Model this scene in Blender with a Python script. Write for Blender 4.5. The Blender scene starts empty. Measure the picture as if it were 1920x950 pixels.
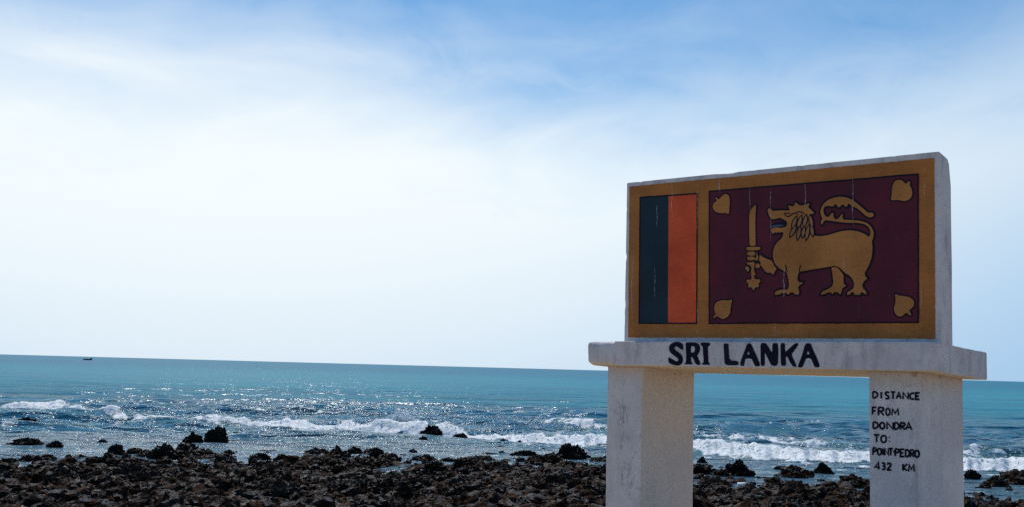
import bpy, bmesh, math, random
import numpy as np
from mathutils import Vector, Matrix
from mathutils.geometry import tessellate_polygon

random.seed(7); RNG = np.random.default_rng(11)
scene = bpy.context.scene
COL = scene.collection
R = math.radians

# ------------------------------------------------------------------ camera
EYE = 2.30
F_PX, PITCH, ROLL = 2160.0, 0.0986, 0.0268          # focal length in pixels of a 1920 px wide frame
cam = bpy.data.objects.new('camera', bpy.data.cameras.new('camera'))
COL.objects.link(cam)
cam.data.sensor_width = 36.0
cam.data.lens = F_PX * 36.0 / 1920.0
cam.data.clip_start = 0.1
cam.data.clip_end = 90000
cam.matrix_world = Matrix.Translation((0, 0, EYE)) @ Matrix.Rotation(math.pi/2 + PITCH, 4, 'X') @ Matrix.Rotation(ROLL, 4, 'Z')
scene.camera = cam

# ------------------------------------------------------------------ sky, sun, exposure
SUN_EL, SUN_AZ = R(50), R(-15)                      # azimuth measured from +Y towards +X
world = bpy.data.worlds.new('World'); scene.world = world
world.use_nodes = True
SKY_STRENGTH = 0.09
N1OFF, N2OFF = (11.6, 3.9, 0), (19.3, 18.5, 0)
def build_world():
    nt = world.node_tree; N = nt.nodes; L = nt.links; N.clear()
    def nd(t, **k):
        n = N.new(t)
        for a, b in k.items(): setattr(n, a, b)
        return n
    def math_(op, a, b=None, c=None, clamp=False):
        n = nd('ShaderNodeMath', operation=op, use_clamp=clamp)
        for i, v in enumerate((a, b, c)):
            if v is None: continue
            if isinstance(v, (int, float)): n.inputs[i].default_value = v
            else: L.new(v, n.inputs[i])
        return n.outputs[0]
    def smooth(v, a, b):
        n = nd('ShaderNodeMapRange', interpolation_type='SMOOTHSTEP')
        L.new(v, n.inputs[0]); n.inputs[1].default_value = a; n.inputs[2].default_value = b
        return n.outputs[0]
    sky = nd('ShaderNodeTexSky', sky_type='NISHITA', sun_disc=False, sun_elevation=SUN_EL,
             sun_rotation=SUN_AZ, air_density=1.0, dust_density=0.0, ozone_density=3.0, altitude=0)
    tc = nd('ShaderNodeTexCoord'); sep = nd('ShaderNodeSeparateXYZ'); L.new(tc.outputs['Generated'], sep.inputs[0])
    z = math_('MAXIMUM', sep.outputs[2], 0.0)
    # thin high cloud on a curved layer: plane projection that flattens towards the horizon
    den = math_('ADD', z, 0.22)
    u = math_('DIVIDE', sep.outputs[0], den); v = math_('DIVIDE', sep.outputs[1], den)
    comb = nd('ShaderNodeCombineXYZ'); L.new(u, comb.inputs[0]); L.new(v, comb.inputs[1])
    def noise(scale, detail, rough, off, sx=1.0, sy=1.0, dist=0.0):
        m = nd('ShaderNodeMapping'); L.new(comb.outputs[0], m.inputs[0])
        m.inputs['Location'].default_value = off; m.inputs['Scale'].default_value = (sx, sy, 1)
        n = nd('ShaderNodeTexNoise'); L.new(m.outputs[0], n.inputs['Vector'])
        n.inputs['Scale'].default_value = scale; n.inputs['Detail'].default_value = detail
        n.inputs['Roughness'].default_value = rough; n.inputs['Distortion'].default_value = dist
        return n.outputs['Fac']
    n1 = noise(0.80, 5, 0.5, N1OFF, 1.0, 1.0, 0.5)
    n2 = noise(2.0, 8, 0.58, N2OFF, 1.0, 1.0, 0.8)
    n3 = noise(5.0, 9, 0.66, (2.4, 1.2, 0), 1.0, 0.7, 1.2)
    # angle to the sun: forward scattering makes the thin veil glow towards it
    sd = (math.sin(SUN_AZ)*math.cos(SUN_EL), math.cos(SUN_AZ)*math.cos(SUN_EL), math.sin(SUN_EL))
    dot = nd('ShaderNodeVectorMath', operation='DOT_PRODUCT'); L.new(tc.outputs['Generated'], dot.inputs[0]); dot.inputs[1].default_value = sd
    fwd = smooth(dot.outputs['Value'], 0.46, 0.77)
    wob = math_('ADD', math_('MULTIPLY', math_('SUBTRACT', n1, 0.5), 0.22), math_('MULTIPLY', math_('SUBTRACT', n2, 0.5), 0.12))
    zz = math_('ADD', z, wob)
    low = math_('SUBTRACT', 1.0, smooth(zz, 0.135, 0.36))      # sea haze and veil cloud, thinning with height
    wisp = math_('MULTIPLY', smooth(n2, 0.40, 0.74), smooth(n3, 0.30, 0.74))
    fac = math_('ADD', math_('MULTIPLY', low, 1.0), math_('MULTIPLY', wisp, 0.24), clamp=True)
    fac = math_('MULTIPLY_ADD', fac, 0.94, 0.05)
    cc = nd('ShaderNodeMix', data_type='RGBA'); L.new(fwd, cc.inputs[0])
    k = 1.0/SKY_STRENGTH
    cc.inputs[6].default_value = (0.36*k, 0.58*k, 0.83*k, 1); cc.inputs[7].default_value = (0.93*k, 0.99*k, 1.01*k, 1)
    hs = nd('ShaderNodeHueSaturation'); hs.inputs['Saturation'].default_value = 2.15; hs.inputs['Hue'].default_value = 0.497; hs.inputs['Value'].default_value = 1.08; L.new(sky.outputs[0], hs.inputs['Color'])
    mix = nd('ShaderNodeMix', data_type='RGBA'); L.new(fac, mix.inputs[0]); L.new(hs.outputs[0], mix.inputs[6]); L.new(cc.outputs[2], mix.inputs[7])
    bg = nd('ShaderNodeBackground'); L.new(mix.outputs[2], bg.inputs[0]); bg.inputs[1].default_value = SKY_STRENGTH
    out = nd('ShaderNodeOutputWorld'); L.new(bg.outputs[0], out.inputs[0])
build_world()
sun = bpy.data.objects.new('sun', bpy.data.lights.new('sun', 'SUN')); COL.objects.link(sun)
sun.data.energy = 3.0; sun.data.angle = R(0.53); sun.data.color = (1.0, 0.95, 0.87)
sdir = Vector((math.sin(SUN_AZ)*math.cos(SUN_EL), math.cos(SUN_AZ)*math.cos(SUN_EL), math.sin(SUN_EL)))
sun.rotation_euler = sdir.to_track_quat('Z', 'Y').to_euler()
vs = scene.view_settings
vs.view_transform = 'Standard'; vs.look = 'None'; vs.gamma = 1.0; vs.use_curve_mapping = False
vs.exposure = 0.0
scene.cycles.use_denoising = False; scene.cycles.use_adaptive_sampling = False
scene.cycles.max_bounces = 6; scene.cycles.diffuse_bounces = 4; scene.cycles.glossy_bounces = 3
scene.cycles.sample_clamp_indirect = 4.0; scene.cycles.sample_clamp_direct = 9.0

# ------------------------------------------------------------------ numpy noise
_perm = RNG.permutation(512).astype(np.int64)
def _h(i, j, k): return _perm[(_perm[(_perm[i & 511] + j) & 511] + k) & 511]
_g3 = RNG.normal(size=(512, 3)); _g3 /= np.linalg.norm(_g3, axis=1)[:, None]
def perlin(x, y, z=0.0):
    x, y, z = np.broadcast_arrays(np.asarray(x, float), np.asarray(y, float), np.asarray(z, float))
    xi = np.floor(x).astype(np.int64); yi = np.floor(y).astype(np.int64); zi = np.floor(z).astype(np.int64)
    xf, yf, zf = x - xi, y - yi, z - zi
    f = lambda t: t*t*t*(t*(t*6-15)+10)
    u, v, w = f(xf), f(yf), f(zf)
    def g(a, b, c):
        gr = _g3[_h(xi+a, yi+b, zi+c)]
        return gr[..., 0]*(xf-a) + gr[..., 1]*(yf-b) + gr[..., 2]*(zf-c)
    l = lambda a, b, t: a + t*(b-a)
    return 1.6*l(l(l(g(0,0,0), g(1,0,0), u), l(g(0,1,0), g(1,1,0), u), v),
                 l(l(g(0,0,1), g(1,0,1), u), l(g(0,1,1), g(1,1,1), u), v), w)
def fbm(x, y, z=0.0, o=4, gain=0.5, lac=2.03):
    s = 0; a = 1.0
    for i in range(o):
        s = s + a*perlin(x, y, z + 17.3*i); x = x*lac; y = y*lac; z = z*lac if np.ndim(z) else z; a *= gain
    return s
def smoothstep(x, a, b):
    t = np.clip((x-a)/(b-a), 0, 1); return t*t*(3-2*t)

# ------------------------------------------------------------------ node material helper
class Mat:
    def __init__(s, name):
        s.m = bpy.data.materials.new(name); s.m.use_nodes = True
        s.nt = s.m.node_tree; s.N = s.nt.nodes; s.L = s.nt.links; s.N.clear()
        s.out = s.N.new('ShaderNodeOutputMaterial')
        s.tc = s.N.new('ShaderNodeTexCoord')
    def nd(s, t, **k):
        n = s.N.new(t)
        for a, b in k.items(): setattr(n, a, b)
        return n
    def put(s, sock, v):
        if v is None: return
        if isinstance(v, (int, float)): sock.default_value = v
        elif isinstance(v, (tuple, list)): sock.default_value = (*v, 1) if len(v) == 3 and sock.type == 'RGBA' else v
        else: s.L.new(v, sock)
    def math(s, op, a, b=None, c=None, clamp=False):
        n = s.nd('ShaderNodeMath', operation=op, use_clamp=clamp)
        for i, v in enumerate((a, b, c)): s.put(n.inputs[i], v)
        return n.outputs[0]
    def noise(s, scale, detail=4, rough=0.55, vec=None, mscale=None, loc=None, dist=0.0, coord='Object'):
        v = vec or s.tc.outputs[coord]
        if mscale or loc:
            m = s.nd('ShaderNodeMapping'); s.L.new(v, m.inputs[0])
            if mscale: m.inputs['Scale'].default_value = mscale
            if loc: m.inputs['Location'].default_value = loc
            v = m.outputs[0]
        n = s.nd('ShaderNodeTexNoise'); s.L.new(v, n.inputs['Vector'])
        n.inputs['Scale'].default_value = scale; n.inputs['Detail'].default_value = detail
        n.inputs['Roughness'].default_value = rough; n.inputs['Distortion'].default_value = dist
        return n.outputs['Fac']
    def step(s, v, a, b, lo=0.0, hi=1.0):
        n = s.nd('ShaderNodeMapRange', interpolation_type='SMOOTHSTEP'); s.L.new(v, n.inputs[0])
        n.inputs[1].default_value = a; n.inputs[2].default_value = b; n.inputs[3].default_value = lo; n.inputs[4].default_value = hi
        return n.outputs[0]
    def mix(s, f, a, b, blend='MIX'):
        n = s.nd('ShaderNodeMix', data_type='RGBA', blend_type=blend)
        s.put(n.inputs[0], f); s.put(n.inputs[6], a); s.put(n.inputs[7], b)
        return n.outputs[2]
    def bump(s, h, strength, dist, normal=None):
        n = s.nd('ShaderNodeBump'); n.inputs['Strength'].default_value = strength; n.inputs['Distance'].default_value = dist
        s.L.new(h, n.inputs['Height'])
        if normal: s.L.new(normal, n.inputs['Normal'])
        return n.outputs[0]
    def pbr(s, color, rough=0.8, normal=None, spec=0.5, **kw):
        p = s.nd('ShaderNodeBsdfPrincipled'); s.put(p.inputs['Base Color'], color); s.put(p.inputs['Roughness'], rough)
        s.put(p.inputs['Specular IOR Level'], spec)
        if normal: s.L.new(normal, p.inputs['Normal'])
        for k, v in kw.items(): s.put(p.inputs[k], v)
        return p.outputs[0]
    def finish(s, sh): s.L.new(sh, s.out.inputs[0]); return s.m

# ------------------------------------------------------------------ object helpers
def mesh_obj(name, verts, faces, mat, parent=None, smooth=False):
    me = bpy.data.meshes.new(name)
    if isinstance(verts, np.ndarray): verts = verts.tolist()
    me.from_pydata(verts, [], faces if not isinstance(faces, np.ndarray) else faces.tolist())
    me.update()
    if smooth: me.polygons.foreach_set('use_smooth', [True]*len(me.polygons))
    me.materials.append(mat)
    o = bpy.data.objects.new(name, me); COL.objects.link(o)
    if parent: o.parent = parent
    return o
def grid_mesh(name, X, Y, Z, mat, attrs=None, smooth=True):
    ny, nx = X.shape
    co = np.stack([X, Y, Z], -1).reshape(-1, 3).astype(np.float32)
    idx = np.arange(nx*ny).reshape(ny, nx)
    q = np.stack([idx[:-1, :-1], idx[:-1, 1:], idx[1:, 1:], idx[1:, :-1]], -1).reshape(-1, 4).astype(np.int32)
    me = bpy.data.meshes.new(name)
    me.vertices.add(len(co)); me.vertices.foreach_set('co', co.ravel())
    me.loops.add(q.size); me.loops.foreach_set('vertex_index', q.ravel())
    me.polygons.add(len(q)); me.polygons.foreach_set('loop_start', np.arange(0, q.size, 4, dtype=np.int32))
    me.polygons.foreach_set('loop_total', np.full(len(q), 4, dtype=np.int32))
    me.update(calc_edges=True)
    if smooth: me.polygons.foreach_set('use_smooth', np.ones(len(q), bool))
    for k, a in (attrs or {}).items():
        at = me.attributes.new(k, 'FLOAT', 'POINT'); at.data.foreach_set('value', np.ascontiguousarray(a, dtype=np.float32).ravel())
    me.materials.append(mat); me.validate()
    o = bpy.data.objects.new(name, me); COL.objects.link(o)
    return o
def tag(o, label=None, cat=None, group=None, kind=None):
    if label: o['label'] = label
    if cat: o['category'] = cat
    if group: o['group'] = group
    if kind: o['kind'] = kind
    return o
def empty(name, loc):
    o = bpy.data.objects.new(name, None); COL.objects.link(o); o.location = loc; o.empty_display_size = 0.3; return o

# ray of a photo pixel (1920 wide) and its hit on the level z, used to survey positions on the ground
def ray(px, py):
    X, Y = px-960, py-475
    c, s = math.cos(ROLL), math.sin(ROLL)
    X, Y = c*X + s*Y, -s*X + c*Y
    d = Vector((X, F_PX, -Y)); cp, sp = math.cos(PITCH), math.sin(PITCH)
    return Vector((d.x, cp*d.y - sp*d.z, sp*d.y + cp*d.z))
def hit(px, py, z=0.0):
    d = ray(px, py); t = (z-EYE)/d.z
    return Vector((0, 0, EYE)) + d*t

# ------------------------------------------------------------------ shore terrain
SH_X = [-60, -14, -10.6, -9, -3.6, 1.7, 6, 11, 20, 60]
SH_Y = [22, 23.5, 24.5, 29.2, 29.6, 29.6, 27.6, 25.6, 25, 22]
def smoothstep(x, a, b):
    t = np.clip((x-a)/(b-a), 0, 1); return t*t*(3-2*t)
def shore_y(x):
    x = np.asarray(x, float)
    return np.interp(x, SH_X, SH_Y) + 1.2*smoothstep(-x, -6, -1) + 0.5 + 0.75*np.sin(x*1.25+0.6) + 0.5*np.sin(x*2.9+1.0) + 0.3*np.sin(x*6.1)
def base_z(x, y):
    t = shore_y(x) - y
    return np.interp(t, [-80, -15, -4, -1.0, 0.5, 3, 8, 12, 15, 18.5, 60], [-4, -1.0, -0.45, -0.20, -0.09, -0.055, 0.07, 0.21, 0.45, 0.68, 0.75])
def terrain_z(x, y):
    t = shore_y(x) - y
    rocky = smoothstep(t, 19.5, 16.5)
    z = base_z(x, y)
    n = 0.11*fbm(x*0.55, y*0.55, 3.0, 3) + 0.10*np.abs(fbm(x*1.7, y*1.7, 9.0, 4)) + 0.04*fbm(x*5, y*5, 4.0, 2) - 0.05
    return z + n*rocky + 0.015*fbm(x*0.8, y*0.8, 1.0, 3)*(1-rocky)

def mat_shore():
    m = Mat('reef_and_sand')
    geo = m.nd('ShaderNodeNewGeometry'); pos = geo.outputs['Position']
    at = m.nd('ShaderNodeAttribute', attribute_name='rocky')
    n1 = m.noise(2.2, 6, 0.65, pos); n2 = m.noise(9, 5, 0.7, pos, loc=(5, 3, 1)); n3 = m.noise(0.7, 4, 0.5, pos, loc=(9, 1, 4))
    dark = m.mix(m.step(n1, 0.35, 0.7), (0.009, 0.006, 0.005), (0.050, 0.026, 0.016))
    dark = m.mix(m.step(n2, 0.60, 0.78), dark, (0.20, 0.135, 0.10))
    dark = m.mix(m.math('MULTIPLY', m.step(n3, 0.55, 0.7), 0.6), dark, (0.11, 0.065, 0.042))
    sand = m.mix(m.step(n1, 0.3, 0.75), (0.48, 0.36, 0.23), (0.56, 0.43, 0.28))
    col = m.mix(at.outputs['Fac'], sand, dark)
    nr = m.bump(n2, 0.8, 0.06, m.bump(n1, 0.6, 0.15))
    return m.finish(m.pbr(col, m.step(n1, 0.3, 0.7, 0.7, 1.0), nr, 0.06))
def axis(parts):
    return np.concatenate([np.arange(a, b, s) for a, b, s in parts])
xs = axis([(-300, -60, 40), (-60, -20, 2.0), (-20, 20, 0.10), (20, 60, 2.0), (60, 301, 40)])
ys = axis([(-300, -20, 40), (-20, 12, 1.0), (12, 34, 0.10), (34, 80, 3.0)])
X, Y = np.meshgrid(xs, ys)
TZ = terrain_z(X, Y)
shore = grid_mesh('shore_ground', X, Y, TZ, mat_shore(), {'rocky': smoothstep(shore_y(X)-Y, 19.5, 17.0)})
tag(shore, kind='structure')

# ------------------------------------------------------------------ sea
def px_curve(pts, z=0.0):
    """survey points along a wave: azimuth -> distance"""
    az, rr = [], []
    for px, py in pts:
        p = hit(px, py, z); az.append(math.atan2(p.x, p.y)); rr.append(math.hypot(p.x, p.y))
    return np.array(az), np.array(rr)
SPEC = [
 (41, 799, 64, 20, 'dark angular rock standing alone in the water at the far left', 'big', 0, .5),
 (44, 834, 84, 17, 'long low ragged rock in the shallows at the left edge', 'big', 1, .4),
 (100, 840, 30, 17, 'small dark rock at the right end of the long low rock on the left', 'wet', 2, .8),
 (165, 819, 20, 9, 'small rounded rock in the shallows left of the twin-peaked rock', 'wet', 3, .8),
 (190, 829, 22, 7, 'flat low rock in the shallows between two small rocks on the left', 'wet', 4, .8),
 (236, 792, 34, 6, 'flat black rock awash in the glittering surf on the left', 'wet', 5, .6),
 (358, 831, 44, 26, 'sloping left half of the twin-peaked rock at the water edge', 'big', 2, .8),
 (403, 827, 54, 36, 'tall right half of the twin-peaked rock at the water edge', 'big', 3, .8),
 (442, 816, 22, 9, 'low rock just right of the twin-peaked rock', 'wet', 6, .7),
 (750, 805, 27, 18, 'small rounded rock with spray bursting behind it in the surf', 'wet', 7, .9),
 (808, 819, 68, 28, 'large smooth-backed black rock lying in the white surf', 'big', 4, .6),
 (793, 828, 23, 14, 'small rock in front of the large black rock in the surf', 'wet', 8, .8),
 (863, 819, 27, 10, 'low rock right of the large black rock in the surf', 'wet', 9, .7),
 (975, 802, 44, 8, 'flat dark rock awash between the two breaking waves', 'big', 5, .5),
 (945, 830, 26, 11, 'dark rock in the shallows below the flat awash rock', 'wet', 0, .8),
 (974, 829, 15, 6, 'tiny rock in the shallows right beside a larger dark one', 'wet', 1, .8),
 (935, 841, 26, 8, 'flat small rock in the calm shallows centre right', 'wet', 2, .7),
 (985, 855, 66, 14, 'long ragged low rock in the shallows left of the tall rock by the pillar', 'big', 6, .4),
 (1019, 846, 13, 9, 'tiny upright rock in the shallows left of the tall rock by the pillar', 'wet', 3, .8),
 (1070, 862, 68, 38, 'tall lumpy black rock nearest the left pillar of the sign', 'big', 7, .8),
 (1031, 876, 13, 9, 'tiny rock in the pool below the tall rock by the left pillar', 'wet', 4, .8),
 (212, 853, 44, 26, 'dark pointed rock on the left shoreline', 'big', 1, .8),
 (308, 862, 78, 36, 'broad dark rock mound on the shoreline below the twin-peaked rock', 'big', 0, .8),
 (665, 850, 40, 17, 'ragged rock at the end of the shoreline spit in the middle', 'wet', 5, .7),
 (705, 860, 38, 24, 'rounded rock on the shoreline spit in the middle', 'wet', 6, .8),
 (738, 864, 34, 17, 'pointed rock tipping off the shoreline spit in the middle', 'wet', 7, .8),
 (774, 849, 22, 10, 'small rock in the shallows off the middle shoreline spit', 'wet', 8, .8),
 (632, 848, 14, 18, 'thin upright rock standing on the middle shoreline', 'wet', 9, .8),
 (1317, 868, 24, 16, 'small dark rock touching the right edge of the left pillar', 'wet', 1, .8),
 (1388, 894, 62, 40, 'large brown-black boulder between the two pillars on the left', 'big', 2, .8),
 (1466, 880, 36, 9, 'low flat rock in the shallows between the two pillars', 'wet', 3, .7),
 (1546, 889, 40, 28, 'boulder with a brown top in the shallows left of the right pillar', 'big', 5, .8),
 (1872, 914, 56, 26, 'brown domed rock right of the right pillar', 'brown', 0, .8),
 (1826, 898, 28, 22, 'black rock touching the right edge of the right pillar', 'wet', 2, .8),
 (111, 921, 64, 38, 'large rounded grey-brown boulder in the rocks at lower left', 'brown', 1, .9),
 (190, 878, 46, 24, 'black boulder behind the rounded grey-brown one at lower left', 'big', 3, .8),
 (574, 912, 27, 13, 'small orange-brown stone among the dark rocks below the middle spit', 'pale', 0, .8),
 (420, 868, 48, 22, 'black rock on the shoreline below the tall half of the twin-peaked rock', 'wet', 4, .8),
 (815, 893, 62, 36, 'blocky black boulder on the shore below the large surf rock', 'big', 6, .8),
 (860, 888, 40, 38, 'upright black boulder split by a pale crack in the central rocks', 'big', 4, .8),
]
B1 = px_curve([(-160,772),(0,772),(120,774),(210,788),(300,792),(450,797),(500,801),(600,808),(740,808),(850,815),(950,825),(1050,828),(1135,830),(1300,846),(1450,860),(1620,870),(1810,882),(1920,886),(2080,892)])
B1s = [0.95,0.95,0.9,0.55,0.50,0.55,0.8,1.0,1.0,1.0,1.0,1.05,1.05,1.05,1.05,1.05,1.05,1.05,1.0]
B2 = px_curve([(-160,745),(0,748),(150,752),(300,762),(480,778),(620,784),(700,786),(800,794),(900,798),(1000,802),(1135,812),(1300,824),(1620,842),(1810,856),(1900,858),(2080,862)])
B2s = [0.05,0.05,0.10,0.15,0.45,0.45,0.15,0.45,0.4,0.35,0.75,0.75,0.35,0.7,0.3,0.3]
azf = np.linspace(R(-30), R(30), 800)
az = np.concatenate([np.linspace(R(-85), R(-30.5), 24), azf, np.linspace(R(30.5), R(85), 24)])
rr = [13.0]
while rr[-1] < 60000:
    r = rr[-1]; dr = max(0.10, r*r/(EYE*F_PX)*0.42)
    if r > 26 and r < 62: dr = 0.105
    elif r >= 62: dr = min(dr*1.2, r*0.1)
    rr.append(r+dr)
rr = np.array(rr)
AZ, RR = np.meshgrid(az, rr)
SX, SY = RR*np.sin(AZ), RR*np.cos(AZ)
DR = np.gradient(rr)[:, None]
res = np.maximum(DR, RR*(azf[1]-azf[0]))
SZ = np.zeros_like(SX)
# wind chop: directional wave trains, running in to the shore
PHN = [perlin(SX/w_, SY/w_, w_) for w_ in (3.0, 9.0, 30.0)]
for i in range(46):
    lam = 0.45*(22/0.45)**(i/45.0)*random.uniform(0.9, 1.1)
    th = R(-90-8) + random.gauss(0, 0.42)
    kx, ky = math.cos(th)*2*math.pi/lam, math.sin(th)*2*math.pi/lam
    amp = 0.0085*lam**0.80 if lam < 5 else 0.026
    fade = smoothstep(lam/res, 2.2, 5.0)
    SZ += amp*fade*np.sin(kx*SX + ky*SY + random.uniform(0, 6.28) + 0.9*PHN[0 if lam < 1.2 else 1 if lam < 4 else 2])
calm = smoothstep(RR, 30, 42)*0.85 + 0.15 + 0.45*np.exp(-((RR-47)/8)**2)
SZ *= calm*smoothstep(RR, 3000, 300)*(0.45 + 0.55*smoothstep(RR, 95, 55))
FOAM = np.zeros_like(SX); FACE = np.zeros_like(SX); SPRAYPTS = []
lump = fbm(SX*1.6, SY*1.6, 2.0, 4); fine = fbm(SX*5.5, SY*5.5, 7.0, 3)
for (ba, br), bs, A0, seed in ((B1, B1s, 0.25, 1.0), (B2, B2s, 0.30, 5.0)):
    rb = np.interp(AZ, ba, br) + 0.55*perlin(AZ*55, seed) + 0.22*perlin(AZ*190, seed+2)
    st = np.interp(AZ, ba, bs)
    st = st*np.clip(1.0 + 0.32*perlin(AZ*42, seed+4) + 0.25*perlin(AZ*120, seed+7), 0.4, 1.5)
    s = RR - rb
    crest = 0.9
    prof = np.where(s < crest, np.exp(-((s-crest)/0.62)**2), np.exp(-((s-crest)/2.0)**2))
    A = A0*(0.35 + 0.65*np.clip(st, 0, 1.2))
    SZ += A*prof
    FACE = np.maximum(FACE, np.where(s < crest, np.exp(-((s-crest)/0.9)**2), np.exp(-((s-crest)/0.5)**2)))
    f = np.exp(-((s-0.55)/0.58)**2)*1.12*st + 0.30*st*np.exp(-((s+0.9)/0.9)**2)
    f = f + 0.42*lump*(f > 0.03) + 0.12*fine
    f = smoothstep(f, 0.12, 0.95)*(np.abs(s) < 5)
    SZ += f*(0.06*np.abs(lump) + 0.04*np.abs(fine))*(st > 0.1)
    FOAM = np.maximum(FOAM, f)
    for k in range(0, len(azf), 1):
        a = azf[k]; stv = float(np.interp(a, ba, bs))
        SPRAYPTS.append((a, float(np.interp(a, ba, br)) + 0.55*float(perlin(a*55, seed)) + 0.22*float(perlin(a*190, seed+2)), stv, A0))
# lacy wash left on the shoals and scattered small white caps
wash = fbm(SX*0.9+4, SY*0.9, 12.0, 5)
inner = smoothstep(RR, 36, 30)*smoothstep(RR, 20, 26)
FOAM = np.maximum(FOAM, 0.55*smoothstep(wash, 0.62, 0.95)*inner)
caps = fbm(SX*0.16, SY*0.5, 21.0, 4)
FOAM = np.maximum(FOAM, 0.6*smoothstep(caps, 1.0, 1.2)*smoothstep(RR, 60, 90)*smoothstep(RR, 900, 400))
for q in SPEC[:28]:
    p_ = hit(q[0], q[1], 0.0); hw_ = q[2]*p_.y/F_PX/2
    d_ = np.hypot((SX-p_.x)/(hw_*1.25), (SY-p_.y-hw_*0.3)/(hw_*1.3+0.15))
    FOAM = np.maximum(FOAM, 0.45*smoothstep(np.exp(-np.clip(d_-0.85, 0, 9)**2/0.10) + 0.55*wash, 0.7, 1.4))
def mat_sea():
    m = Mat('sea_water')
    geo = m.nd('ShaderNodeNewGeometry'); pos = geo.outputs['Position']
    foam = m.nd('ShaderNodeAttribute', attribute_name='foam').outputs['Fac']
    face = m.nd('ShaderNodeAttribute', attribute_name='face').outputs['Fac']
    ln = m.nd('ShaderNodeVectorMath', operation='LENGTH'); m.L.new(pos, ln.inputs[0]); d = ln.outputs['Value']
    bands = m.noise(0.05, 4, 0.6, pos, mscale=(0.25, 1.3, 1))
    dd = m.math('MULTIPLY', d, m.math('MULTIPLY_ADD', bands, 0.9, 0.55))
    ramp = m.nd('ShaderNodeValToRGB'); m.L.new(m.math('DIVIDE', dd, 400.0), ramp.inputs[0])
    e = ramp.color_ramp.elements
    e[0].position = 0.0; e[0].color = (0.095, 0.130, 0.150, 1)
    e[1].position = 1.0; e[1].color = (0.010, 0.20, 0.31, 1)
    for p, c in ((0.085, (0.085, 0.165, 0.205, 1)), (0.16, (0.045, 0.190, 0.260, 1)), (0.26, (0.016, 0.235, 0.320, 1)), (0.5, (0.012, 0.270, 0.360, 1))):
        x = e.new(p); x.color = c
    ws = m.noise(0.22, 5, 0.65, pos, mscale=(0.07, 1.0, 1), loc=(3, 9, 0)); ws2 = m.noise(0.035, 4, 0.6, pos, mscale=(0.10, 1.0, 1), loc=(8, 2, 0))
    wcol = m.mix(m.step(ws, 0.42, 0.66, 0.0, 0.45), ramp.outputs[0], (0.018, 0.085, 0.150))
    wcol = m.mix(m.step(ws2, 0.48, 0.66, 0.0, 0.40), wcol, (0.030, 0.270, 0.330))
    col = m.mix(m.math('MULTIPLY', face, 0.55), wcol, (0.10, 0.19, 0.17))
    # ripples, finer near and longer far away
    r1 = m.noise(2.2, 4, 0.6, pos, mscale=(0.6, 1.0, 1)); r2 = m.noise(0.5, 5, 0.62, pos, mscale=(0.4, 1.0, 1)); r3 = m.noise(0.09, 5, 0.65, pos, mscale=(0.35, 1.0, 1))
    fd = m.step(d, 44, 72, 1.0, 0.14); r1 = m.math('MULTIPLY', r1, fd); r2 = m.math('MULTIPLY', r2, m.step(d, 44, 90, 1.0, 0.28)); r3 = m.math('MULTIPLY', r3, m.step(d, 50, 160, 1.0, 0.40)); nr = m.bump(r1, 0.9, 0.26)
    nr = m.bump(r2, 0.9, 0.9, nr)
    nr = m.bump(r3, 0.8, 4.0, nr)
    diff = m.nd('ShaderNodeBsdfDiffuse'); m.put(diff.inputs[0], col); m.L.new(nr, diff.inputs['Normal'])
    gl = m.nd('ShaderNodeBsdfGlossy'); gl.inputs['Color'].default_value = (1, 1, 1, 1); m.L.new(m.step(d, 40, 160, 0.10, 0.20), gl.inputs['Roughness']); m.L.new(nr, gl.inputs['Normal'])
    fr = m.nd('ShaderNodeFresnel'); fr.inputs[0].default_value = 1.33; m.L.new(nr, fr.inputs['Normal'])
    ff = m.math('MINIMUM', fr.outputs[0], m.step(d, 28, 80, 0.62, 0.13))
    sh = m.nd('ShaderNodeMixShader'); m.L.new(ff, sh.inputs[0]); m.L.new(diff.outputs[0], sh.inputs[1]); m.L.new(gl.outputs[0], sh.inputs[2])
    fn = m.noise(7, 6, 0.7, pos); fn2 = m.noise(1.8, 5, 0.65, pos)
    fn3 = m.noise(3.0, 7, 0.72, pos, mscale=(0.7, 1.2, 1), loc=(4, 2, 0), dist=0.6)
    fsum = m.math('ADD', foam, m.math('MULTIPLY', m.math('SUBTRACT', fn3, 0.5), 1.9))
    fsum = m.math('ADD', fsum, m.math('MULTIPLY', m.math('SUBTRACT', fn, 0.5), 0.8))
    fmask = m.math('MULTIPLY', m.step(fsum, 0.34, 0.72), m.step(foam, 0.02, 0.12))
    fb = m.bump(fn2, 0.6, 0.15, m.bump(fn, 0.6, 0.06))
    fo = m.pbr(m.mix(m.step(fn, 0.30, 0.58), (0.42, 0.49, 0.52), (0.90, 0.92, 0.92)), 0.6, fb, 0.3)
    sh2 = m.nd('ShaderNodeMixShader'); m.L.new(fmask, sh2.inputs[0]); m.L.new(sh.outputs[0], sh2.inputs[1]); m.L.new(fo, sh2.inputs[2])
    return m.finish(sh2.outputs[0])
SEA_MAT = mat_sea()
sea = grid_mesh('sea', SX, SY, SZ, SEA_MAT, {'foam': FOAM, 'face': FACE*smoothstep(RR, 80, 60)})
tag(sea, kind='structure')

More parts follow.
